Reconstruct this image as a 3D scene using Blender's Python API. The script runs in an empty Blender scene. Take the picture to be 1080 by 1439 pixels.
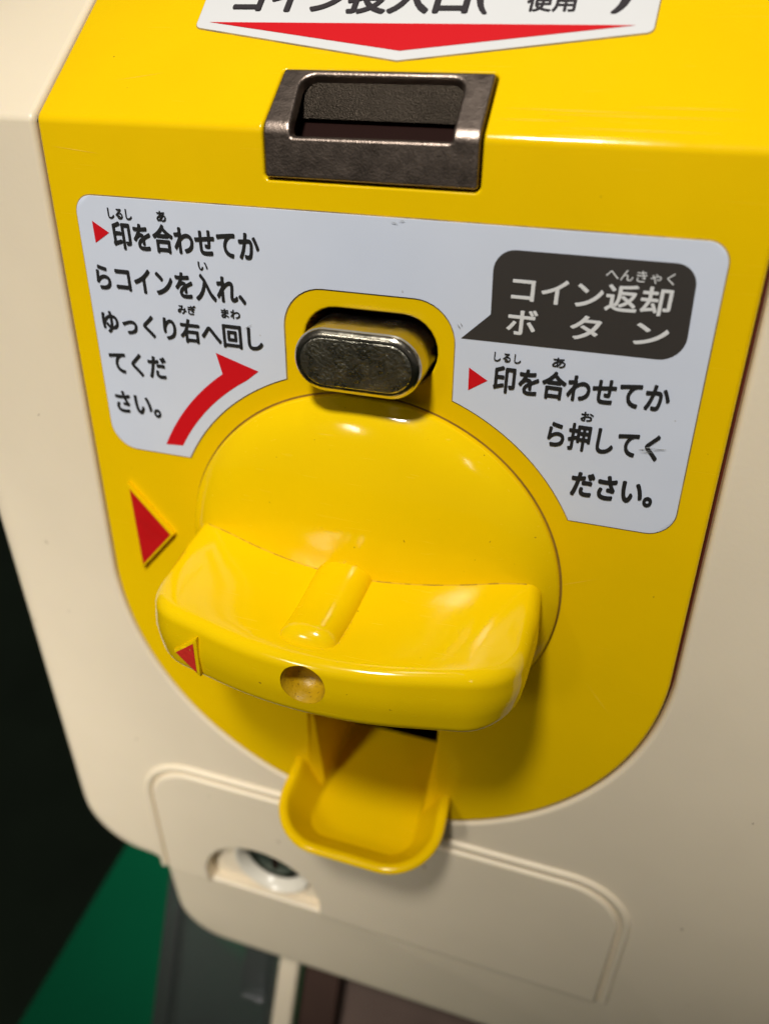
import bpy, bmesh, math, random
from mathutils import Vector, Matrix
from mathutils.geometry import delaunay_2d_cdt
random.seed(7)
sc = bpy.context.scene
COL = sc.collection
S = 0.03          # one modelling unit = the dial's radius = 30 mm;  x right, z up, h towards the viewer
def W(x, h, z): return Vector((x*S, -h*S, z*S))

# ------------------------------------------------------------------ camera
cd = bpy.data.cameras.new('camera'); cam = bpy.data.objects.new('camera', cd); COL.objects.link(cam); sc.camera = cam
cd.sensor_fit = 'VERTICAL'; cd.sensor_height = 36; cd.sensor_width = 27; cd.lens = 1071.7/1439*36
cd.clip_start = 0.005; cd.clip_end = 50
right = Vector((0.95488, 0.29678, 0.01123))
down = Vector((0.16584, -0.50146, -0.84914))
fwd = Vector((-0.24638, 0.81269, -0.52805))
m = Matrix((right, -down, -fwd)).transposed().to_4x4(); m.translation = W(1.0311, 3.1065, 2.4014)
cam.matrix_world = m
cd.dof.use_dof = True; cd.dof.focus_distance = 3.38*S; cd.dof.aperture_fstop = 13.5; cd.dof.aperture_blades = 0

# ------------------------------------------------------------------ light
wd = bpy.data.worlds.new('World'); sc.world = wd; wd.use_nodes = True
wd.node_tree.nodes['Background'].inputs[0].default_value = (1.0, 0.93, 0.84, 1)
wd.node_tree.nodes['Background'].inputs[1].default_value = 0.045
def aim(o, p, t):
    o.location = W(*p); o.rotation_euler = (W(*t)-W(*p)).to_track_quat('-Z', 'Y').to_euler()
def area(name, p, t, sx, sy, power, col, spread=180):
    l = bpy.data.lights.new(name, 'AREA'); l.shape = 'RECTANGLE'; l.size = sx*S; l.size_y = sy*S; l.energy = power; l.color = col
    l.spread = math.radians(spread)
    o = bpy.data.objects.new(name, l); COL.objects.link(o); aim(o, p, t); return o
def spot(name, p, t, size, power, col, radius):
    l = bpy.data.lights.new(name, 'SPOT'); l.spot_size = math.radians(size); l.spot_blend = 1.0; l.energy = power; l.color = col
    l.shadow_soft_size = radius*S; o = bpy.data.objects.new(name, l); COL.objects.link(o); aim(o, p, t); return o
spot('ceiling_spot_lamp', (-.2, 6.15, 9.5), (.25, 0, 2.6), 54, 4.2, (1.0, .95, .86), .70)
spot('left_fill_spot', (-8, 16, 8), (-3.8, 0, -2.2), 24, 20.0, (1.0, .94, .84), 2.6)  # unseen fill added to brighten the lower left, cone fading to the right
spot('right_fill_spot', (9, 11, 8), (4.7, 0, .6), 26, 5.0, (1.0, .95, .86), 1.5)  # unseen fill added to lift the right edge of the body
area('ceiling_strip_lamp', (.2, 2.6, 13.0), (.2, .3, 0), .7, 2.6, 0.05, (1.0, .96, .9))
sc.view_settings.view_transform = 'Standard'; sc.view_settings.look = 'None'
sc.view_settings.exposure = 0.0; sc.view_settings.gamma = 1.0; sc.view_settings.use_curve_mapping = False
sc.cycles.use_denoising = True
sc.cycles.caustics_reflective = False; sc.cycles.caustics_refractive = False
sc.cycles.max_bounces = 10; sc.cycles.transparent_max_bounces = 12

# ------------------------------------------------------------------ materials
def mat(name, col, rough=.4, metal=0.0, var=0.0, vscale=60, bump=0.0, bscale=900, specks=None, rvar=0.0, coat=0.0, spec=.5, sss=0.0,
        smear=None, scr=0):
    M = bpy.data.materials.new(name); M.use_nodes = True; nt = M.node_tree; N = nt.nodes; L = nt.links
    b = N['Principled BSDF']; b.inputs['Roughness'].default_value = rough; b.inputs['Metallic'].default_value = metal
    b.inputs['Coat Weight'].default_value = coat; b.inputs['Specular IOR Level'].default_value = spec
    if sss:
        b.inputs['Subsurface Weight'].default_value = sss; b.inputs['Subsurface Radius'].default_value = (.004, .0025, .0004)
        b.inputs['Subsurface Scale'].default_value = 1.0
    tc = N.new('ShaderNodeTexCoord')
    def noise(scale, detail=3, rough_=.55):
        n = N.new('ShaderNodeTexNoise'); n.inputs['Scale'].default_value = scale; n.inputs['Detail'].default_value = detail
        n.inputs['Roughness'].default_value = rough_; L.new(tc.outputs['Object'], n.inputs['Vector']); return n
    def mix(fac, a, bcol):
        x = N.new('ShaderNodeMix'); x.data_type = 'RGBA'
        if hasattr(fac, 'links') or hasattr(fac, 'is_linked'): L.new(fac, x.inputs[0])
        else: x.inputs[0].default_value = fac
        if isinstance(a, tuple): x.inputs[6].default_value = (*a, 1)
        else: L.new(a, x.inputs[6])
        x.inputs[7].default_value = (*bcol, 1); return x.outputs[2]
    def ramp(src, p0, p1):
        r = N.new('ShaderNodeMapRange'); r.inputs[1].default_value = p0; r.inputs[2].default_value = p1; L.new(src, r.inputs[0]); return r.outputs[0]
    out = col
    if var:
        n = noise(vscale, 5); out = mix(ramp(n.outputs['Fac'], .35, .75), out, tuple(c*(1-var) for c in col))
    if specks:   # (colour, scale, threshold): scattered dirt specks
        for c, s, th in specks:
            n = noise(s, 2, .4); out = mix(ramp(n.outputs['Fac'], th, th+.03), out, c)
    if smear:
        c, s, th = smear
        n = noise(s, 6, .7); out = mix(ramp(n.outputs['Fac'], th, th+.25), out, c)
    if isinstance(out, tuple): b.inputs['Base Color'].default_value = (*out, 1)
    else: L.new(out, b.inputs['Base Color'])
    if scr:     # hairline scratches: stretched noise that roughens the gloss
        mp = N.new('ShaderNodeMapping'); mp.inputs['Scale'].default_value = (scr, scr*26, scr*26); mp.inputs['Rotation'].default_value = (0, .10, 0)
        L.new(tc.outputs['Object'], mp.inputs[0]); n = N.new('ShaderNodeTexNoise'); n.inputs['Scale'].default_value = 1; n.inputs['Detail'].default_value = 2
        L.new(mp.outputs[0], n.inputs['Vector'])
        scf = ramp(n.outputs['Fac'], .66, .72)
    if rvar:
        n = noise(vscale*2.2, 6, .65); r = N.new('ShaderNodeMapRange'); r.inputs[1].default_value = .3; r.inputs[2].default_value = .7
        r.inputs[3].default_value = max(.02, rough-rvar); r.inputs[4].default_value = rough+rvar
        L.new(n.outputs['Fac'], r.inputs[0]); ro = r.outputs[0]
        if scr:
            ad = N.new('ShaderNodeMath'); ad.operation = 'MULTIPLY_ADD'; ad.inputs[1].default_value = .22; L.new(scf, ad.inputs[0]); L.new(ro, ad.inputs[2]); ro = ad.outputs[0]
        L.new(ro, b.inputs['Roughness'])
    if bump:
        n = noise(bscale, 3); bp = N.new('ShaderNodeBump'); bp.inputs['Strength'].default_value = bump
        bp.inputs['Distance'].default_value = .0004; L.new(n.outputs['Fac'], bp.inputs['Height']); L.new(bp.outputs[0], b.inputs['Normal'])
    return M
BR = (.10, .045, .008)
M = dict(
    yellow=mat('yellow_plastic', (.86, .558, .001), .15, spec=.35, var=.05, vscale=55, bump=.03, bscale=420, rvar=.06,
               specks=[((.45, .26, .01), 900, .785)], sss=.06, scr=60),
    knob=mat('yellow_knob_plastic', (.88, .592, .001), .11, spec=.4, var=.04, vscale=70, bump=.03, bscale=380, rvar=.05,
             specks=[((.36, .20, .01), 1100, .775)], sss=.06, scr=70),
    cream=mat('cream_plastic', (.83, .728, .56), .38, var=.05, vscale=40, bump=.06, bscale=1300, rvar=.06,
              specks=[((.33, .24, .13), 330, .79)], sss=.05),
    sticker=mat('white_sticker', (.66, .72, .86), .36, var=.04, vscale=70, rvar=.05, bump=.015, bscale=260,
                specks=[((.40, .40, .41), 480, .775)]),
    sticker_top=mat('white_top_sticker', (.70, .71, .73), .36, var=.03, vscale=70, rvar=.05, bump=.015, bscale=260),
    ink=mat('black_ink', (.018, .018, .019), .45),
    ink_top=mat('charcoal_ink', (.035, .03, .035), .45),
    bubble=mat('charcoal_print', (.045, .040, .037), .42, var=.1),
    white_ink=mat('white_ink', (.70, .71, .73), .42),
    red=mat('red_print', (.62, .006, .012), .4),
    red_paint=mat('red_paint', (.56, .008, .010), .36, var=.15, vscale=300, rvar=.08),
    red_worn=mat('worn_red_paint', (.66, .03, .02), .5, specks=[((.75, .28, .05), 1400, .70)], bump=.3, bscale=1500),
    metal=mat('cast_slot_metal', (.36, .29, .25), .38, 1.0, var=.10, vscale=260, bump=.16, bscale=3600, rvar=.06),
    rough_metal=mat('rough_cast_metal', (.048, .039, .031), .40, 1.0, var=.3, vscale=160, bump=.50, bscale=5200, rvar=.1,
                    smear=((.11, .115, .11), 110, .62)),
    nickel=mat('nickel_button_metal', (.58, .54, .45), .22, 1.0, var=.15, vscale=180, rvar=.08, bump=.12, bscale=600),
    hammered=mat('hammered_nickel', (.50, .48, .40), .30, 1.0, var=.05, vscale=260, bump=.42, bscale=2300, rvar=.08),
    dark=mat('dark_interior', (.014, .004, .003), .7, spec=.1),
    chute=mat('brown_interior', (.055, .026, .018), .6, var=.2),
    white_cup=mat('white_lock_cup', (.80, .76, .66), .25),
    lock=mat('green_grey_lock_metal', (.13, .19, .17), .3, .9, var=.3, vscale=300, bump=.2),
    grime=mat('sticker_edge_grime', (.20, .14, .06), .8, smear=((.62, .40, .03), 160, .45)),
    gap=mat('brown_gap', (.30, .16, .008), .8, var=.4, vscale=200),
    seam_tint=mat('red_brown_seam', (.13, .020, .005), .7, var=.5, vscale=60),
    scratch=mat('scratched_yellow', (.93, .68, .06), .5),
    scuff=mat('grey_scuff', (.36, .38, .40), .6),
    speck=mat('brown_speck', (.20, .13, .07), .7),
    dirt=mat('brown_dirt', (.36, .20, .010), .8, specks=[((.66, .42, .01), 500, .5)]),
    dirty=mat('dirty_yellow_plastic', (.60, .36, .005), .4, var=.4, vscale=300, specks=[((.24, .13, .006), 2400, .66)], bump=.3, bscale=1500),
    green=mat('green_board', (.0002, .16, .068), .6, spec=.15, var=.15, vscale=14),
    floor=mat('dark_floor', (.075, .125, .075), .7, var=.3, vscale=6),
    brownpaper=mat('brown_capsule_paper', (.17, .115, .095), .6, var=.4, vscale=25),
    clip=mat('grey_clip_plastic', (.075, .09, .10), .12, var=.4, vscale=200),
)
def glass(name, tint, gl=.10, haze=.12):
    Mm = bpy.data.materials.new(name); Mm.use_nodes = True; nt = Mm.node_tree; N = nt.nodes; L = nt.links
    N.remove(N['Principled BSDF']); o = N['Material Output']
    t = N.new('ShaderNodeBsdfTransparent'); t.inputs[0].default_value = (*tint, 1)
    g = N.new('ShaderNodeBsdfGlossy'); g.inputs['Roughness'].default_value = .12; g.inputs[0].default_value = (.8, .84, .85, 1)
    mx = N.new('ShaderNodeMixShader'); lw = N.new('ShaderNodeFresnel'); lw.inputs[0].default_value = 1.5
    a = N.new('ShaderNodeMath'); a.operation = 'ADD'; a.inputs[1].default_value = gl; a.use_clamp = True
    L.new(lw.outputs[0], a.inputs[0]); L.new(a.outputs[0], mx.inputs[0]); L.new(t.outputs[0], mx.inputs[1]); L.new(g.outputs[0], mx.inputs[2])
    df = N.new('ShaderNodeBsdfDiffuse'); df.inputs[0].default_value = (.42, .45, .44, 1)     # pale diffuse mixed in to brighten the view through the plastic
    m2 = N.new('ShaderNodeMixShader'); m2.inputs[0].default_value = haze; L.new(mx.outputs[0], m2.inputs[1]); L.new(df.outputs[0], m2.inputs[2])
    L.new(m2.outputs[0], o.inputs[0]); return Mm
M['clear'] = glass('clear_plastic', (.90, .92, .90), .03, .045)
M['clear_edge'] = glass('clear_plastic_edge', (.60, .60, .62), .08, .085)

# ------------------------------------------------------------------ mesh helpers
def finish(name, bm, material, parent=None, smooth=True, sharp=38, wn=True):
    bmesh.ops.recalc_face_normals(bm, faces=bm.faces)
    me = bpy.data.meshes.new(name); bm.to_mesh(me); bm.free()
    if smooth:
        me.shade_smooth(); me.set_sharp_from_angle(angle=math.radians(sharp))
    if isinstance(material, (list, tuple)):
        for x in material: me.materials.append(M[x])
    else: me.materials.append(M[material])
    o = bpy.data.objects.new(name, me); COL.objects.link(o); o.parent = parent
    if smooth and wn:
        md = o.modifiers.new('weighted_normal', 'WEIGHTED_NORMAL'); md.keep_sharp = True; md.weight = 80
    return o
def rpoly(pts, seg=8):
    """polygon with rounded corners; pts = (x, y, r), counter-clockwise"""
    out = []; n = len(pts)
    for i in range(n):
        p = Vector(pts[i][:2]); r = pts[i][2]
        if r <= 0: out.append(p); continue
        a = Vector(pts[i-1][:2])-p; b = Vector(pts[(i+1) % n][:2])-p
        a.normalize(); b.normalize()
        ang = a.angle(b); t = r/math.tan(ang/2)
        c = p+(a+b).normalized()*(r/math.sin(ang/2))
        s = p+a*t-c; e = p+b*t-c
        a0 = math.atan2(s.y, s.x); a1 = math.atan2(e.y, e.x); d = a1-a0
        while d > math.pi: d -= 2*math.pi
        while d < -math.pi: d += 2*math.pi
        for k in range(seg+1):
            q = a0+d*k/seg; out.append(c+Vector((math.cos(q), math.sin(q)))*r)
    return out
def dens(loop, step):
    out = []
    for i, p in enumerate(loop):
        q = loop[(i+1) % len(loop)]; k = max(1, int((q-p).length/step))
        out += [p.lerp(q, j/k) for j in range(k)]
    return out
def offset(loop, d):
    if abs(d) < 1e-9: return [Vector(p) for p in loop]
    n = len(loop); out = []
    for i in range(n):
        p = loop[i]; a = p-loop[i-1]; b = loop[(i+1) % n]-p
        if a.length < 1e-7: a = b
        if b.length < 1e-7: b = a
        a = a.normalized(); b = b.normalized()
        na = Vector((a.y, -a.x)); nb = Vector((b.y, -b.x)); nn = na+nb
        if nn.length < 1e-6: nn = na
        nn.normalize(); c = max(.35, nn.dot(na)); out.append(p+nn*(d/c))
    return out
def inside(p, loop):
    r = False; n = len(loop); x, y = p
    for i in range(n):
        a = loop[i]; b = loop[i-1]
        if (a[1] > y) != (b[1] > y) and x < (b[0]-a[0])*(y-a[1])/(b[1]-a[1])+a[0]: r = not r
    return r
def rnd(r, thick, n=5):
    """edge profile: quarter round of radius r, then a wall down to -thick"""
    p = [(-r+r*math.sin(math.pi/2*k/n), -r*(1-math.cos(math.pi/2*k/n))) for k in range(n+1)]
    return p+[(0, -thick)]
def plate_bm(outer, holes=(), po=None, ph=None, extra=(), back=False):
    """flat plate in (x, y, depth): cap at depth 0 with rounded edges, walls down at outer and hole edges"""
    bm = bmesh.new()
    po = po or [(0, 0)]; ph = ph or [(0, 0)]
    caps = []; rings_all = []
    for loop, prof, sg in [(outer, po, 1)]+[(h, ph, -1) for h in holes]:
        rings = []
        for off, dep in prof:
            rings.append([bm.verts.new((q.x, q.y, dep)) for q in offset(loop, off*sg)])
        for a, b in zip(rings[:-1], rings[1:]):
            n = len(a)
            for i in range(n):
                j = (i+1) % n
                try: bm.faces.new((a[i], a[j], b[j], b[i]))
                except ValueError: pass
        caps.append(rings[0]); rings_all.append(rings)
    def cap(cs, z):
        vs = []; ed = []; ref = []
        for r in cs:
            o = len(vs); n = len(r)
            vs += [Vector((v.co.x, v.co.y)) for v in r]; ref += r
            ed += [(o+i, o+(i+1) % n) for i in range(n)]
        loops = [[(v.co.x, v.co.y) for v in r] for r in cs]
        ex = [Vector(p) for p in extra if inside(p, loops[0]) and not any(inside(p, l) for l in loops[1:])]
        vv, ee, ff, ov, oe, of = delaunay_2d_cdt(vs+ex, ed, [], 0, 1e-7)
        mp = []
        for i, q in enumerate(vv):
            src = [k for k in ov[i] if k < len(ref)]
            mp.append(ref[src[0]] if src else bm.verts.new((q.x, q.y, z)))
        for f in ff:
            c = sum((vv[k] for k in f), Vector((0, 0)))/len(f)
            if inside(c, loops[0]) and not any(inside(c, l) for l in loops[1:]):
                try: bm.faces.new([mp[k] for k in f])
                except ValueError: pass
    cap(caps, po[0][1])
    if back: cap([r[-1] for r in rings_all], po[-1][1])
    return bm
def to_world(bm, f):
    for v in bm.verts: v.co = f(v.co.x, v.co.y, v.co.z)
def flat(h0=0.0): return lambda x, y, d: W(x, h0+d, y)
# the front is bent at a crease: below it faces the viewer, above it leans back by TH
TH = math.radians(51.34); CR = 2.095; RB = .055; TL = RB*math.tan(TH/2); Y0 = CR-TL; ARC = RB*TH
def bent(h0=0.0):
    def f(x, s, d):
        d += h0
        if s <= Y0: return W(x, d, s)
        a = min((s-Y0)/RB, TH); q = max(0, s-Y0-ARC)
        cz, ch = Y0, -RB
        n = (math.sin(a), math.cos(a))           # (z, h)
        return W(x, ch+n[1]*(RB+d)-math.sin(TH)*q, cz+n[0]*(RB+d)+math.cos(TH)*q)
    return f
def sl(v): return v-TL+Y0+ARC                      # distance above the ideal crease -> unrolled coordinate
def bend_cut(bm, k=7):
    for i in range(k+1):
        y = Y0+ARC*i/k
        bmesh.ops.bisect_plane(bm, geom=bm.verts[:]+bm.edges[:]+bm.faces[:], dist=1e-6, plane_co=(0, y, 0), plane_no=(0, 1, 0))
def plate(name, material, parent, outer, holes=(), po=None, ph=None, f=None, bend=False, extra=(), back=False, sharp=38, smooth=True):
    bm = plate_bm(outer, holes, po, ph, extra, back)
    if bend: bend_cut(bm)
    to_world(bm, f or flat()); return finish(name, bm, material, parent, sharp=sharp, smooth=smooth)
def poly(name, material, parent, pts, f):
    bm = plate_bm([Vector(p) for p in pts], po=[(0, 0)]); to_world(bm, f); return finish(name, bm, material, parent, smooth=False)
def arc(cx, cy, r, a0, a1, n):
    return [Vector((cx+r*math.cos(math.radians(a0+(a1-a0)*i/n)), cy+r*math.sin(math.radians(a0+(a1-a0)*i/n)))) for i in range(n+1)]
def stadium(cx, cy, hw, hh, n=14):
    return arc(cx+hw-hh, cy, hh, -90, 90, n)+arc(cx-hw+hh, cy, hh, 90, 270, n)
def box_bm(bm, x0, x1, h0, h1, z0, z1):
    vs = [bm.verts.new(W(x, h, z)) for x in (x0, x1) for h in (h0, h1) for z in (z0, z1)]
    for q in ((0, 1, 3, 2), (4, 6, 7, 5), (0, 4, 5, 1), (2, 3, 7, 6), (0, 2, 6, 4), (1, 5, 7, 3)): bm.faces.new([vs[i] for i in q])
def box(name, material, parent, *a, bev=0.0):
    bm = bmesh.new(); box_bm(bm, *a)
    if bev: bmesh.ops.bevel(bm, geom=bm.edges[:], offset=bev*S, segments=3, profile=.5, affect='EDGES')
    return finish(name, bm, material, parent)
def lathe(name, material, parent, prof, cx, cz, n=96, sharp=38):
    """prof = (radius, h) revolved about the axis towards the viewer"""
    bm = bmesh.new(); rings = []
    for r, h in prof:
        if r < 1e-6: rings.append([bm.verts.new(W(cx, h, cz))])
        else: rings.append([bm.verts.new(W(cx+r*math.cos(2*math.pi*i/n), h, cz+r*math.sin(2*math.pi*i/n))) for i in range(n)])
    for a, b in zip(rings[:-1], rings[1:]):
        for i in range(n):
            j = (i+1) % n
            if len(b) == 1: bm.faces.new((a[i], a[j], b[0]))
            elif len(a) == 1: bm.faces.new((a[0], b[j], b[i]))
            else: bm.faces.new((a[i], a[j], b[j], b[i]))
    return finish(name, bm, material, parent, sharp=sharp)
def lettering(body, material, parent, x0, x1, z0, z1, f, weight=.018):
    """one printed line: the outline filled, and thickened by copies shifted a hair's breadth"""
    c = bpy.data.curves.new('lettering', 'FONT'); c.body = body; c.resolution_u = 4
    o = bpy.data.objects.new('lettering', c); COL.objects.link(o)
    dg = bpy.context.evaluated_depsgraph_get(); me = bpy.data.meshes.new_from_object(o.evaluated_get(dg))
    bpy.data.objects.remove(o); bpy.data.curves.remove(c)
    V = [(v.co.x, v.co.y) for v in me.vertices]; P = [tuple(p.vertices) for p in me.polygons]; bpy.data.meshes.remove(me)
    ax, bx = min(v[0] for v in V)-weight, max(v[0] for v in V)+weight; ay, by = min(v[1] for v in V)-weight, max(v[1] for v in V)+weight
    vs = []; fs = []
    for k in range(9):
        dx, dy = (0, 0) if k == 8 else (weight*math.cos(k*math.pi/4), weight*math.sin(k*math.pi/4))
        o0 = len(vs)
        vs += [f(x0+(x+dx-ax)/(bx-ax)*(x1-x0), z0+(y+dy-ay)/(by-ay)*(z1-z0), .00025*k) for x, y in V]
        fs += [tuple(i+o0 for i in p) for p in P]
    me = bpy.data.meshes.new('lettering'); me.from_pydata(vs, [], fs); me.materials.append(M[material])
    o = bpy.data.objects.new('lettering', me); COL.objects.link(o); o.parent = parent
    return o

# ------------------------------------------------------------------ the setting
def structure(o): o['kind'] = 'structure'; return o
bm = bmesh.new(); vs = [bm.verts.new(W(x, h, -40)) for x, h in ((-400, 300), (400, 300), (400, -500), (-400, -500))]; bm.faces.new(vs)
structure(finish('floor', bm, 'floor', smooth=False))
bm = bmesh.new()
vs = [bm.verts.new(W(x, h, z)) for z in (-7.3, -7.0) for x, h in ((-4.17, -2.6), (-3.70, 6), (8, 6), (8, -2.6))]
for q in ((0, 3, 2, 1), (4, 5, 6, 7), (0, 1, 5, 4), (1, 2, 6, 5), (2, 3, 7, 6), (3, 0, 4, 7)): bm.faces.new([vs[i] for i in q])
structure(finish('green_shelf', bm, 'green', smooth=False))

# ------------------------------------------------------------------ the machine
mach = bpy.data.objects.new('capsule_vending_machine', None); COL.objects.link(mach)
mach['label'] = 'cream capsule vending machine with yellow coin panel, turning knob and Japanese instruction stickers'
mach['category'] = 'vending machine'

TOP = sl(1.9)
# yellow panel outline: straight flaring sides, round bottom
R0, CZ = 1.605, -.36
def panel_outline(g=0.0):
    p = arc(0, CZ, R0, 180, 360, 72)
    p += [Vector((1.52, CR)), Vector((1.50, TOP))]+[Vector((-1.50, TOP)), Vector((-1.52, CR))]
    return offset(p, g) if g else p
# cream body: front with rounded edges, a cut-out for the yellow panel, deep side walls
LX, LZ, LR = -.86, -3.27, .475      # recess of the lock
FOLD = -3.385
bo = rpoly([(-2.53, -3.46, .60), (-1.86, -3.46, .05), (-1.86, -4.56, .50), (2.95, -4.56, .50), (2.95, TOP, 0), (-2.53, TOP, 0)], 12)
LT = math.radians(3.5)
def bodyf(x, s_, d):
    d -= .004
    if s_ >= FOLD: return bent()(x, s_, d)
    q = FOLD-s_; return W(x, -q*math.sin(LT)+d*math.cos(LT), FOLD-q*math.cos(LT)-max(d, -1)*math.sin(LT))
a_ = math.degrees(math.asin((FOLD+.012-LZ)/LR))
DREC = arc(LX, LZ, LR, a_, 180-a_, 40)
cutout = [Vector((p.x+(.003 if p.x > 0 else 0), p.y)) for p in panel_outline(.018)]
bmb = plate_bm(bo, [cutout, DREC], rnd(.24, 5.0, 8), rnd(.028, .25, 4)); bend_cut(bmb)
bmesh.ops.bisect_plane(bmb, geom=bmb.verts[:]+bmb.edges[:]+bmb.faces[:], dist=1e-6, plane_co=(0, FOLD, 0), plane_no=(0, 1, 0))
to_world(bmb, bodyf)
shell = finish('body_shell', bmb, 'cream', mach, sharp=50)
box('dark_backing_box', 'dark', mach, -2.3, 2.8, -5.0, -1.3, -3.2, 2.3)  # unseen dark box added to keep light out of the gaps
# yellow front panel with openings for the coin slot, the button and the coin tray
SLOT = rpoly([(-.437, 1.91, .012), (.445, 1.91, .012), (.443, sl(.302), .012), (-.430, sl(.298), .012)], 3)
BTN = stadium(.008, 1.230, .311, .160)
TRAY = rpoly([(-.395, -1.892, .12), (.435, -1.892, .12), (.435, -.99, .05), (-.395, -.99, .05)], 5)
front = plate('front_panel', 'yellow', mach, panel_outline(-.001), [offset(SLOT, .010), BTN, TRAY],
              rnd(.022, .26, 4), rnd(.014, .30, 4), f=bent(), bend=True)
plate('panel_seam', 'seam_tint', front, offset(panel_outline(), .040), [panel_outline(-.010)], [(0, 0)], [(0, 0)], f=bent(-.075), bend=True, smooth=False)  # added strip that gives the gap its red-brown colour
# raised red triangle on the panel
tri = [Vector(p) for p in ((-1.142, .005), (-1.389, .302), (-1.394, -.285))]
mk = plate('panel_marker', 'yellow', front, tri, (), rnd(.008, .032, 2), f=flat(.030))
poly('marker_paint', 'red_paint', front, offset(tri, -.014), flat(.0314))

# ---------- coin slot
hole = rpoly([(-.318, 2.062, .012), (.338, 2.068, .012), (.334, sl(.272), .055), (-.345, sl(.268), .055)], 4)
slot = plate('coin_slot', 'metal', mach, SLOT, [hole], rnd(.010, .05, 3), rnd(.012, .045, 3), f=bent(.012), bend=True)
def slotp(x, v, d): return W(x, -v*math.sin(TH)+d*math.cos(TH), CR+v*math.cos(TH)+d*math.sin(TH))
bm = bmesh.new()
nx = 12; rows = []
for k, (v, d) in enumerate(((.292, -.012), (.262, -.030), (.20, -.066), (.160, -.088), (.152, -.096), (.162, -.104), (.28, -.10))):
    rows.append([bm.verts.new(slotp(-.375+.745*i/nx, v, d)) for i in range(nx+1)])
for a, b in zip(rows[:-1], rows[1:]):
    for i in range(nx): bm.faces.new((a[i], a[i+1], b[i+1], b[i]))
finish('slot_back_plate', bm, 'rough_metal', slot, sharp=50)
for x in (-.352, .352):
    bm = bmesh.new()
    vs = [bm.verts.new(p) for p in (slotp(x, .29, -.02), slotp(x, .22, -.30), W(x, -.35, 1.96), W(x, -.035, 1.96), W(x, -.030, 2.05), slotp(x, .02, -.02))]
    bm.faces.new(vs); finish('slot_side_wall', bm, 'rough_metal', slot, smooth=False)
bm = bmesh.new(); box_bm(bm, -.5, .5, -.75, -.045, 1.86, 2.05)
for f_ in [f for f in bm.faces if f.calc_center_median().z > 2.04*S]: bm.faces.remove(f_)
vs = [bm.verts.new(W(x, h, z)) for x, h, z in ((-.5, -.75, 2.05), (.5, -.75, 2.05), (.5, -.75, 2.6), (-.5, -.75, 2.6))]; bm.faces.new(vs)
finish('slot_well', bm, 'dark', slot, smooth=False)
bm = bmesh.new(); rows = [[bm.verts.new(p(x)) for x in (-.43, .43)] for p in (lambda x: slotp(x, .30, -.112), lambda x: slotp(x, .06, -.125), lambda x: W(x, -.22, 1.88))]
for a, b in zip(rows[:-1], rows[1:]): bm.faces.new((a[0], a[1], b[1], b[0]))
finish('slot_dark_sheet', bm, 'dark', slot, smooth=False)  # dark sheet added behind the back plate so the slot looks shaded inside

# ---------- coin return button
bl = stadium(.010, 1.216, .287, .143, 18)
btn = plate('return_button', 'nickel', mach, bl, (), rnd(.034, .60, 6), f=flat(.20))
plate('button_face', 'hammered', btn, offset(bl, -.037), (), [(-.006, 0), (0, -.003), (0, -.012)], f=flat(.2035))
plate('button_well', 'dark', btn, offset(BTN, .05), (), [(0, 0), (0, -.02)], f=flat(-.31))

# ---------- turning knob: shallow dome with a bar handle
def dome_u(u): return .040+.165*(1-u**2.2)+.055*(1-u**14)
dp = [(1.0, -.01), (1.0, .022), (.996, .034), (.988, .040)]
for i in range(1, 41):
    r = .985*(1-i/40)**1.3 if i < 40 else 0.0; u = r/.985
    dp.append((r, dome_u(u)))
dome = lathe('dial', 'knob', mach, dp, 0, 0, 128)
_ga = [Vector((1.010*math.cos(2*math.pi*i/128), 1.010*math.sin(2*math.pi*i/128))) for i in range(128)]
plate('dial_gap', 'gap', dome, _ga, (), [(0, 0)], f=flat(.0014), smooth=False)  # flat brown ring stands for the groove around the dial
def dome_h(x, z):
    u = min(1, math.hypot(x, z)/.985); return dome_u(u)
HF = lambda x: .895-.26*x*x
HZ = -.030       # the bar sits a little below the axis
fx = [(.93*math.sin(math.pi/2*k/30)) for k in range(-30, 31)]
outl = [(-.91, .02, 0), (.91, .02, 0), (.925, .30, 0)]
cap_ = rpoly([(-.91, .0, .0), (.91, .0, .0), (.925, .25, .25), (.900, HF(.900)+.05, .30)]+[(x, HF(x), 0) for x in [.50-.05*k for k in range(0, 21)]]
             + [(-.900, HF(.900)+.05, .30), (-.925, .25, .25)], 10)
cap_ = dens(cap_, .05)
def half_height(x, h):
    t = max(0.0, (HF(x)-h)/.56)
    return .170+.072*t**1.35*(.02+.95*min(1, abs(x)/.85)**1.6)+.020*abs(x)**2.2-.055*max(0, (abs(x)-.66)/.26)**2-.026*math.exp(-((x)/.5)**2)*math.exp(-((h-.55)/.22)**2)
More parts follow.
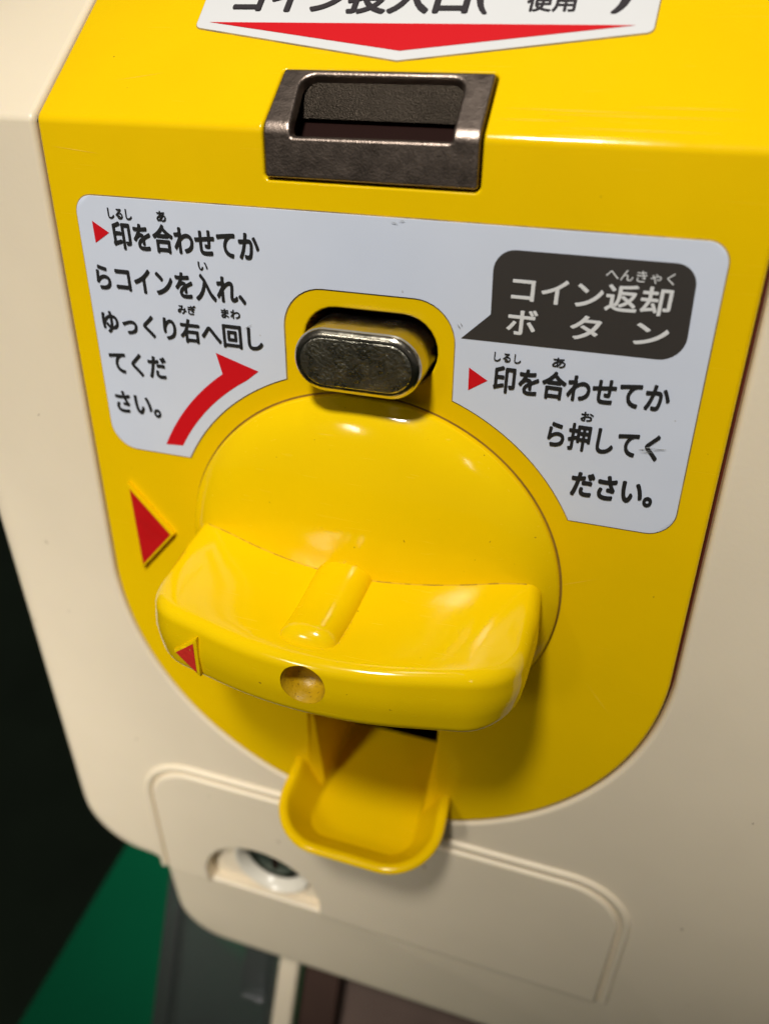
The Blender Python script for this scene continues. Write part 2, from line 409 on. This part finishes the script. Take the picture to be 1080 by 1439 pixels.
def handle_bm():
    r = .064; n = 7; bm = bmesh.new()
    ins = [(-r+r*math.sin(math.pi/2*k/n), -r*(1-math.cos(math.pi/2*k/n))) for k in range(n+1)]
    loops = []
    prof_ = ins+[(0.006, 'mid'), (.010, 0)]
    base = [offset(cap_, o) for o, d in prof_]
    N_ = len(cap_); top = []; bot = []
    for (o, d), lp in zip(prof_, base):
        last = (o, d) == prof_[-1]; tr = []; br = []
        for p in lp:
            hh = half_height(p.x, p.y)
            k_ = min(1, .72*hh/r)
            z = 0 if last else (hh-r*k_)*.5 if d == 'mid' else hh+d*k_
            v = bm.verts.new((p.x, p.y, z)); tr.append(v)
            br.append(v if last else bm.verts.new((p.x, p.y, -z)))
        top.append(tr); bot.append(br)
    for R_ in (top, bot):
        for a, b in zip(R_[:-1], R_[1:]):
            for i in range(N_):
                j = (i+1) % N_; bm.faces.new((a[i], a[j], b[j], b[i]) if R_ is top else (a[j], a[i], b[i], b[j]))
    for R_, sg in ((top, 1), (bot, -1)):
        ring = R_[0]; lp = [(v.co.x, v.co.y) for v in ring]
        ex = [Vector((-.9+.045*i, .02+.045*j)) for i in range(41) for j in range(20)]
        lin = [tuple(p) for p in offset([Vector(q) for q in lp], -.02)]
        ex = [p for p in ex if inside(p, lin)]
        vv, ee, ff, ov, oe, of = delaunay_2d_cdt([Vector(q) for q in lp]+ex, [(i, (i+1) % N_) for i in range(N_)], [], 0, 1e-7)
        mp = []
        for i, q in enumerate(vv):
            s_ = [k for k in ov[i] if k < N_]
            mp.append(ring[s_[0]] if s_ else bm.verts.new((q.x, q.y, sg*half_height(q.x, q.y))))
        for f in ff:
            c = sum((vv[k] for k in f), Vector((0, 0)))/len(f)
            if inside(c, lp): bm.faces.new([mp[k] for k in f])
    for v in bm.verts: v.co = W(v.co.x, v.co.y, v.co.z+HZ)
    return bm
hd = finish('handle', handle_bm(), 'knob', mach, sharp=60, wn=False)
# thumb hole drilled into the front of the handle
bm = bmesh.new()
rr = []
for h, r in ((1.08, .1050), (.893, .1050), (.886, .0985), (.835, .095), (.800, .084), (.782, .060), (.774, .03)):
    rr.append([bm.verts.new(W(r*math.cos(2*math.pi*i/40), h, .010+r*math.sin(2*math.pi*i/40))) for i in range(40)])
for a, b in zip(rr[:-1], rr[1:]):
    for i in range(40): bm.faces.new((a[i], a[(i+1) % 40], b[(i+1) % 40], b[i]))
bm.faces.new(rr[0]); bm.faces.new(rr[-1])
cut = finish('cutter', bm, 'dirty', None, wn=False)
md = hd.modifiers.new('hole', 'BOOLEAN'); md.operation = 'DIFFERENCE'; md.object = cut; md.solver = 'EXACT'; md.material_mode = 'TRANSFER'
dg = bpy.context.evaluated_depsgraph_get(); nm = bpy.data.meshes.new_from_object(hd.evaluated_get(dg))
hd.modifiers.clear(); hd.data = nm; nm.shade_smooth(); nm.set_sharp_from_angle(angle=math.radians(45))
bpy.data.objects.remove(cut)
# rounded rib along the top of the handle
bm = bmesh.new(); rows = []
for k in range(26):
    h = .20+.60*k/25; t = max(0, (h-.715)/.075); e = math.sqrt(max(0, 1-t*t)) if t < 1 else 0
    e = max(e, .02); row = []
    cz = half_height(0, min(h, .78))-.006+HZ
    for i in range(17):
        a = math.pi*i/16; row.append(bm.verts.new(W(-.035+.150*(.55+.45*e)*math.copysign(abs(math.cos(a))**.8, math.cos(a))*(1-.06*k/25), h, cz-.03*(1-math.sin(a))+(.080*e)*math.sin(a)**.8-.03*(1-e))))
    rows.append(row)
for a, b in zip(rows[:-1], rows[1:]):
    for i in range(16): bm.faces.new((a[i], a[i+1], b[i+1], b[i]))
finish('handle_rib', bm, 'knob', hd, wn=False, sharp=80)
# grime packed into the joint between the dome and the bar
bm = bmesh.new(); rows = []
for k in range(81):
    x = -.84+1.68*k/80; z = .2
    for _ in range(30):
        h = dome_h(x, z); z = half_height(x, h)+HZ
    h = dome_h(x, z); rr_ = .0026+.0012*random.random()
    rows.append([bm.verts.new(W(x, h+rr_*math.cos(q), z+rr_*math.sin(q))) for q in [2*math.pi*i/6 for i in range(6)]])
for a, b in zip(rows[:-1], rows[1:]):
    for i in range(6): bm.faces.new((a[i], a[(i+1) % 6], b[(i+1) % 6], b[i]))
finish('joint_grime', bm, 'dirt', hd, wn=False, sharp=80)
# raised red triangle on the handle
t2 = [Vector(p) for p in ((-.700, -.070), (-.548, -.160), (-.540, .078))]
_o = sorted([(p.x, p.y) for p in offset(cap_, .008) if p.y > .30])
def front_h(x):
    for (xa, ha), (xb, hb) in zip(_o[:-1], _o[1:]):
        if xa <= x <= xb and xb > xa: return ha+(hb-ha)*(x-xa)/(xb-xa)
    return HF(x)
def onfront(g): return lambda x, y, d: W(x, front_h(x)+g+d, y)
plate('handle_marker', 'knob', hd, dens(t2, .03), (), rnd(.006, .05, 2), f=onfront(.013), extra=[(-.75+.03*i, -.18+.03*j) for i in range(8) for j in range(10)])
bm = plate_bm(dens(offset([Vector(p) for p in ((-.700, -.070), (-.556, -.158), (-.552, .064))], -.010), .03), po=[(0, 0)], extra=[(-.75+.03*i, -.18+.03*j) for i in range(8) for j in range(10)]); to_world(bm, onfront(.0146))
finish('handle_marker_paint', bm, 'red_worn', hd, wn=False)

# ---------- coin return tray
BK = -.62
TL0 = rpoly([(-.432, BK, 0), (.475, BK, 0), (.480, -.05, 0), (.485, 0, 0), (.505, .475, .27), (-.452, .475, .27), (-.435, 0, 0), (-.432, -.05, 0)], 12)
def tray():
    bm = bmesh.new()
    def rim(y): return -1.625-.24*y if y > -.045 else -.90     # the side walls run on up into the machine behind the opening
    fz = -1.882
    def add(off, zf): return [bm.verts.new(W(p.x, q.y if q.y < -.01 else p.y, zf(q.y))) for p, q in zip(offset(TL0, off), TL0)]
    rs = [add(-.150, lambda y: fz), add(-.135, lambda y: fz+.003), add(-.123, lambda y: fz+.012), add(-.112, lambda y: fz+.030), add(-.02, lambda y: rim(y)-.045), add(.0, lambda y: rim(y)-.012),
          add(.018, lambda y: rim(y)), add(.045, lambda y: rim(y)), add(.060, lambda y: rim(y)-.012), add(.064, lambda y: rim(y)-.030), add(.050, lambda y: rim(y)-.052), add(.020, lambda y: rim(y)-.08), add(-.12, lambda y: -1.93), add(-.24, lambda y: -1.965)]
    n = len(rs[0])
    for a, b in zip(rs[:-1], rs[1:]):
        for i in range(n):
            j = (i+1) % n
            if TL0[i].y < BK+.01 and TL0[j].y < BK+.01: continue
            bm.faces.new((a[i], a[j], b[j], b[i]))
    bm.faces.new(rs[0]); bm.faces.new(rs[-1])
    return bm
tr = finish('coin_tray', tray(), 'yellow', mach, sharp=40)
bm = bmesh.new()
def quad(*p): bm.faces.new([bm.verts.new(W(*q)) for q in p])
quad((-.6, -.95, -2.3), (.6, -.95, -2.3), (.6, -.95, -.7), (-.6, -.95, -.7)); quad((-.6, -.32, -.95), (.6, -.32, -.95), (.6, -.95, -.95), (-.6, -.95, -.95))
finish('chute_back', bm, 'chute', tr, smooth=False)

# ---------- service cover with the lock
def cover_outline():
    a = math.degrees(math.asin((-3.385-LZ)/LR))
    left = rpoly([(1.70, -3.385, 0), (1.70, -2.13, .36), (-1.70, -2.13, .36), (-1.70, -3.385, 0)], 12)
    pts = arc(LX, LZ, LR, 180-a, a, 40)       # over the top of the lock recess, left to right
    return [Vector((q.x, q.y)) for q in pts]+left
CV = cover_outline()
cov = plate('service_cover', 'cream', mach, CV, (), rnd(.026, .06, 4), f=flat(.028))
bead = [p for p in rpoly([(1.748, -3.37, 0), (1.748, -2.082, .405), (-1.748, -2.082, .405), (-1.748, -3.37, 0)], 14)]
bm = bmesh.new(); rows = []
for i, p in enumerate(bead):
    a = bead[max(0, i-1)]; b = bead[min(len(bead)-1, i+1)]; t = (b-a).normalized(); nn = Vector((t.y, -t.x))
    rows.append([bm.verts.new(W(p.x+nn.x*.034*math.cos(q), -.012+.034*math.sin(q), p.y+nn.y*.034*math.cos(q))) for q in [math.pi*k/8 for k in range(9)]])
for a, b in zip(rows[:-1], rows[1:]):
    for i in range(8): bm.faces.new((a[i], a[i+1], b[i+1], b[i]))
finish('cover_bead', bm, 'cream', mach, wn=False, sharp=80)
# lock
KX, KZ = -.80, -3.055
plate('lock_recess', 'cream', cov, [Vector((LX-.6, FOLD-.02)), Vector((LX+.6, FOLD-.02)), Vector((LX+.6, LZ+.6)), Vector((LX-.6, LZ+.6))], [stadium(KX, KZ, .2801, .28, 24)], [(0, 0)], [(0, 0)], f=flat(-.082))
lathe('lock_cup', 'white_cup', cov, [(.315, -.078), (.312, -.050), (.300, -.046), (.285, -.055), (.262, -.090), (.248, -.120), (.243, -.135), (.240, -.26)], KX, KZ, 64)
lathe('lock_ring', 'nickel', cov, [(.242, -.26), (.240, -.135), (.226, -.122), (.212, -.128), (.206, -.150), (.205, -.26)], KX, KZ, 64)
lathe('lock_core', 'lock', cov, [(.204, -.26), (.200, -.160), (.178, -.158), (.172, -.135), (.158, -.118), (.150, -.112), (.0, -.110)], KX, KZ, 48)
box('key_slot', 'dark', cov, KX-.022, KX+.022, -.14, -.107, KZ-.11, KZ+.11)

# ---------- clear capsule outlet under the lip
DP = Vector((0, -.503, -5.086)); DD = Vector((0, .581, -1.154)); DN = Vector((0, .893, .450))
def slab(name, material, parent, x0, x1, t0, t1, d0, d1, bev=0.0):
    bm = bmesh.new()
    def q(x, t, d): p = DP+DD*t+DN*d; return bm.verts.new(W(x, p.y, p.z))
    vs = [q(x, t, d) for x in (x0, x1) for t in (t0, t1) for d in (d0, d1)]
    for k in ((0, 1, 3, 2), (4, 6, 7, 5), (0, 4, 5, 1), (2, 3, 7, 6), (0, 2, 6, 4), (1, 5, 7, 3)): bm.faces.new([vs[i] for i in k])
    if bev: bmesh.ops.bevel(bm, geom=bm.edges[:], offset=bev*S, segments=3, profile=.5, affect='EDGES')
    return finish(name, bm, material, parent)
door = slab('capsule_door', 'clear', mach, -2.13, -1.0, -.35, 1.7, -.03, 0)
slab('door_edge', 'clear_edge', door, -2.31, -2.132, -.35, 1.7, -.12, .03, .03)
slab('door_clip', 'clear_edge', door, -1.385, -1.13, -.2, .50, .002, .06, .025)
slab('clip_bar', 'clear_edge', door, -1.125, -1.06, -.3, 1.7, .002, .05, .02)
slab('outlet_post', 'cream', mach, -1.045, -.835, -.3, 1.7, -.10, .03, .04)
slab('outlet_frame', 'chute', mach, -.83, -.45, -.3, 1.7, -.5, -.12, .02)
slab('capsule_paper', 'brownpaper', mach, -.44, 2.2, -.3, 1.7, -.7, -.30, .02)

box('base_block', 'cream', mach, -1.7, 2.7, -4.9, -2.3, -6.99, -4.3, bev=.05)

# ---------- instruction sticker
ST = .006
stk = [Vector(p) for p in ()]
def sticker_outline():
    a0 = math.degrees(math.asin(.515/1.105)); a1 = math.degrees(math.acos(.400/1.105))
    nz = math.sqrt(1.105**2-.400**2)
    out = []
    out += arc(0, 0, 1.105, a0, a1, 20)                                 # right arc, going up to the notch
    out += rpoly([(.400, nz, 0), (.395, 1.470, .19), (-.395, 1.470, .19), (-.400, nz, 0)], 10)[1:-1]
    out += arc(0, 0, 1.105, 180-a1, 180-a0, 20)
    o2 = rpoly([(-1.105*math.cos(math.radians(a0)), .515, 0), (-1.433, .515, .135), (-1.393, 1.786, .085), (1.393, 1.786, .085), (1.435, .515, .115), (1.105*math.cos(math.radians(a0)), .515, 0)], 8)
    out += o2[1:-1]
    return list(reversed(out))
so = sticker_outline()
ar = sum(so[i-1].x*so[i].y-so[i].x*so[i-1].y for i in range(len(so)))
if ar < 0: so.reverse()
plate('sticker_edge_grime', 'grime', mach, offset(so, .005), (), [(0, 0), (0, -.003)], f=flat(.0012))
inst = plate('instruction_sticker', 'sticker', mach, so, (), rnd(.002, .006, 2), f=flat(ST))
F1 = flat(ST+.0015); F2 = flat(ST+.003)
poly('red_pointer', 'red', inst, [(-1.320, 1.678), (-1.321, 1.580), (-1.239, 1.631)], F1)
poly('red_pointer', 'red', inst, [(.464, 1.196), (.467, 1.091), (.549, 1.146)], F1)
ao = [p for p in arc(0, 0, 1.250, 126.0, 152.7, 18)]; ai = [p for p in arc(0, 0, 1.166, 150.1, 121.5, 18)]
poly('turn_arrow', 'red', inst, ao+ai+[(-.542, 1.049), (-.759, 1.116)], F1)
bub = rpoly([(.420, 1.321, 0), (1.318, 1.325, .095), (1.297, 1.700, .085), (.530, 1.700, .085), (.538, 1.436, 0)], 8)
plate('speech_bubble', 'bubble', inst, bub, (), [(0, 0)], f=F1, smooth=False)
for body, x0, x1, z0, z1, w in (
        ('印を合わせてか', -1.222, -.490, 1.562, 1.688, .030), ('しるし', -1.228, -1.105, 1.695, 1.741, .024), ('あ', -.979, -.932, 1.699, 1.744, .024),
        ('らコインを入れ、', -1.352, -.574, 1.362, 1.487, .030), ('い', -.800, -.752, 1.502, 1.540, .024),
        ('ゆっくり右へ回し', -1.364, -.505, 1.150, 1.268, .030), ('みぎ', -.934, -.837, 1.290, 1.335, .024), ('まわ', -.708, -.611, 1.294, 1.337, .024),
        ('てくだ', -1.364, -1.040, .940, 1.062, .030), ('さい。', -1.372, -1.112, .722, .846, .030),
        ('印を合わせてか', .573, 1.300, 1.100, 1.226, .030), ('しるし', .568, .683, 1.240, 1.280, .016), ('あ', .812, .867, 1.243, 1.286, .016),
        ('ら押してく', .832, 1.300, .876, 1.006, .030), ('お', .960, 1.014, 1.020, 1.063, .024), ('ださい。', .963, 1.320, .650, .778, .042)):
    lettering(body, 'ink', inst, x0, x1, z0, z1, F2, w)
for body, x0, x1, z0, z1, w in (
        ('コイン返却', .614, 1.228, 1.497, 1.607, .020), ('ボ', .607, .731, 1.363, 1.471, .020), ('タ', .862, .985, 1.371, 1.471, .020), ('ン', 1.112, 1.242, 1.377, 1.464, .020),
        ('へんきゃく', .969, 1.222, 1.618, 1.662, .004)):
    lettering(body, 'white_ink', inst, x0, x1, z0, z1, F2, w)

# ---------- coin slot sticker on the sloping face above the slot
def slope(g): return lambda x, v, d: bent(g)(x, sl(v), d)
ts = rpoly([(.030, .362, .0), (.990, .532, .03), (1.005, 1.10, .03), (-.945, 1.10, .03), (-.925, .532, .03)], 6)
plate('sticker_edge_grime', 'grime', mach, offset(ts, .004), (), [(0, 0), (0, -.003)], f=slope(.0012))
top = plate('slot_sticker', 'sticker_top', mach, ts, (), rnd(.002, .006, 2), f=slope(ST))
poly('red_arrow', 'red', top, [(.030, .412), (.923, .563), (-.867, .561)], slope(ST+.0015))
G2 = slope(ST+.003)
lettering('コイン投入口', 'ink_top', top, -.782, .262, .613, .80, G2, .036)
lettering('(', 'ink_top', top, .283, .343, .615, .82, G2, .024)
lettering('使用', 'ink_top', top, .490, .684, .631, .726, G2, .022)
lettering(')', 'ink_top', top, .818, .890, .622, .82, G2, .024)

# ---------- wear: hairline scratches, scuffs and specks seen in the plastic and on the stickers
def sliver(bm, f, x, y, dx, dy, w):
    t = Vector((dx, dy)); n = Vector((-dy, dx)).normalized()*w
    bm.faces.new([bm.verts.new(f(px, py, 0)) for px, py in ((x, y), (x+dx*.5+n.x, y+dy*.5+n.y), (x+dx, y+dy), (x+dx*.5-n.x, y+dy*.5-n.y))])
bm = bmesh.new(); f = slope(.0009)
for x, v, dx, dv, w in ((.50, .140, .55, -.004, .0016), (.62, .118, .75, .006, .0012), (.95, .165, .42, .003, .0012), (.48, .085, .30, .004, .0014), (-1.2, .22, .22, .05, .0010), (.70, .055, .6, .002, .0012)):
    sliver(bm, f, x, v, dx, dv, w)
f2 = flat(.0009)
for x, z, dx, dz, w in ((-1.47, 1.98, .25, -.02, .0012), (.95, .12, .22, .10, .0010), (1.20, -.45, .16, -.20, .0010), (-1.30, -.55, .12, -.16, .0010)):
    sliver(bm, f2, x, z, dx, dz, w)
finish('scratch_mark', bm, 'scratch', front, smooth=False)['kind'] = 'stuff'
bm = bmesh.new(); f3 = flat(ST+.0062)
for k in range(9):
    sliver(bm, f3, 1.235+random.uniform(-.02, .05), .925+random.uniform(-.014, .014), random.uniform(.02, .06), random.uniform(.004, .012), random.uniform(.0008, .0022))
for x, z, dx, dz in ((.40, 1.385, .018, -.022), (.412, 1.392, .014, -.018), (.10, 1.772, .035, -.006), (.135, 1.776, .03, .004), (-.60, 1.25, .05, .03)):
    sliver(bm, f3, x, z, dx, dz, .0018)
finish('scuff_mark', bm, 'scuff', inst, smooth=False)['kind'] = 'stuff'
def speck(bm, f, x, z, r):
    bm.faces.new([bm.verts.new(f(x+r*math.cos(a)*random.uniform(.6, 1.2), z+r*math.sin(a)*random.uniform(.6, 1.2), 0)) for a in [2*math.pi*i/7 for i in range(7)]])
bm = bmesh.new(); f4 = flat(-.0028)
for x, z, r in ((1.72, 1.27, .006), (.56, -2.02, .010), (2.06, -2.30, .008), (-1.9, .62, .005), (-2.05, -.8, .005), (1.95, .45, .005), (-1.75, -1.9, .006), (2.2, -1.2, .006)):
    speck(bm, f4, x, z, r)
finish('speck', bm, 'speck', shell, smooth=False)['kind'] = 'stuff'
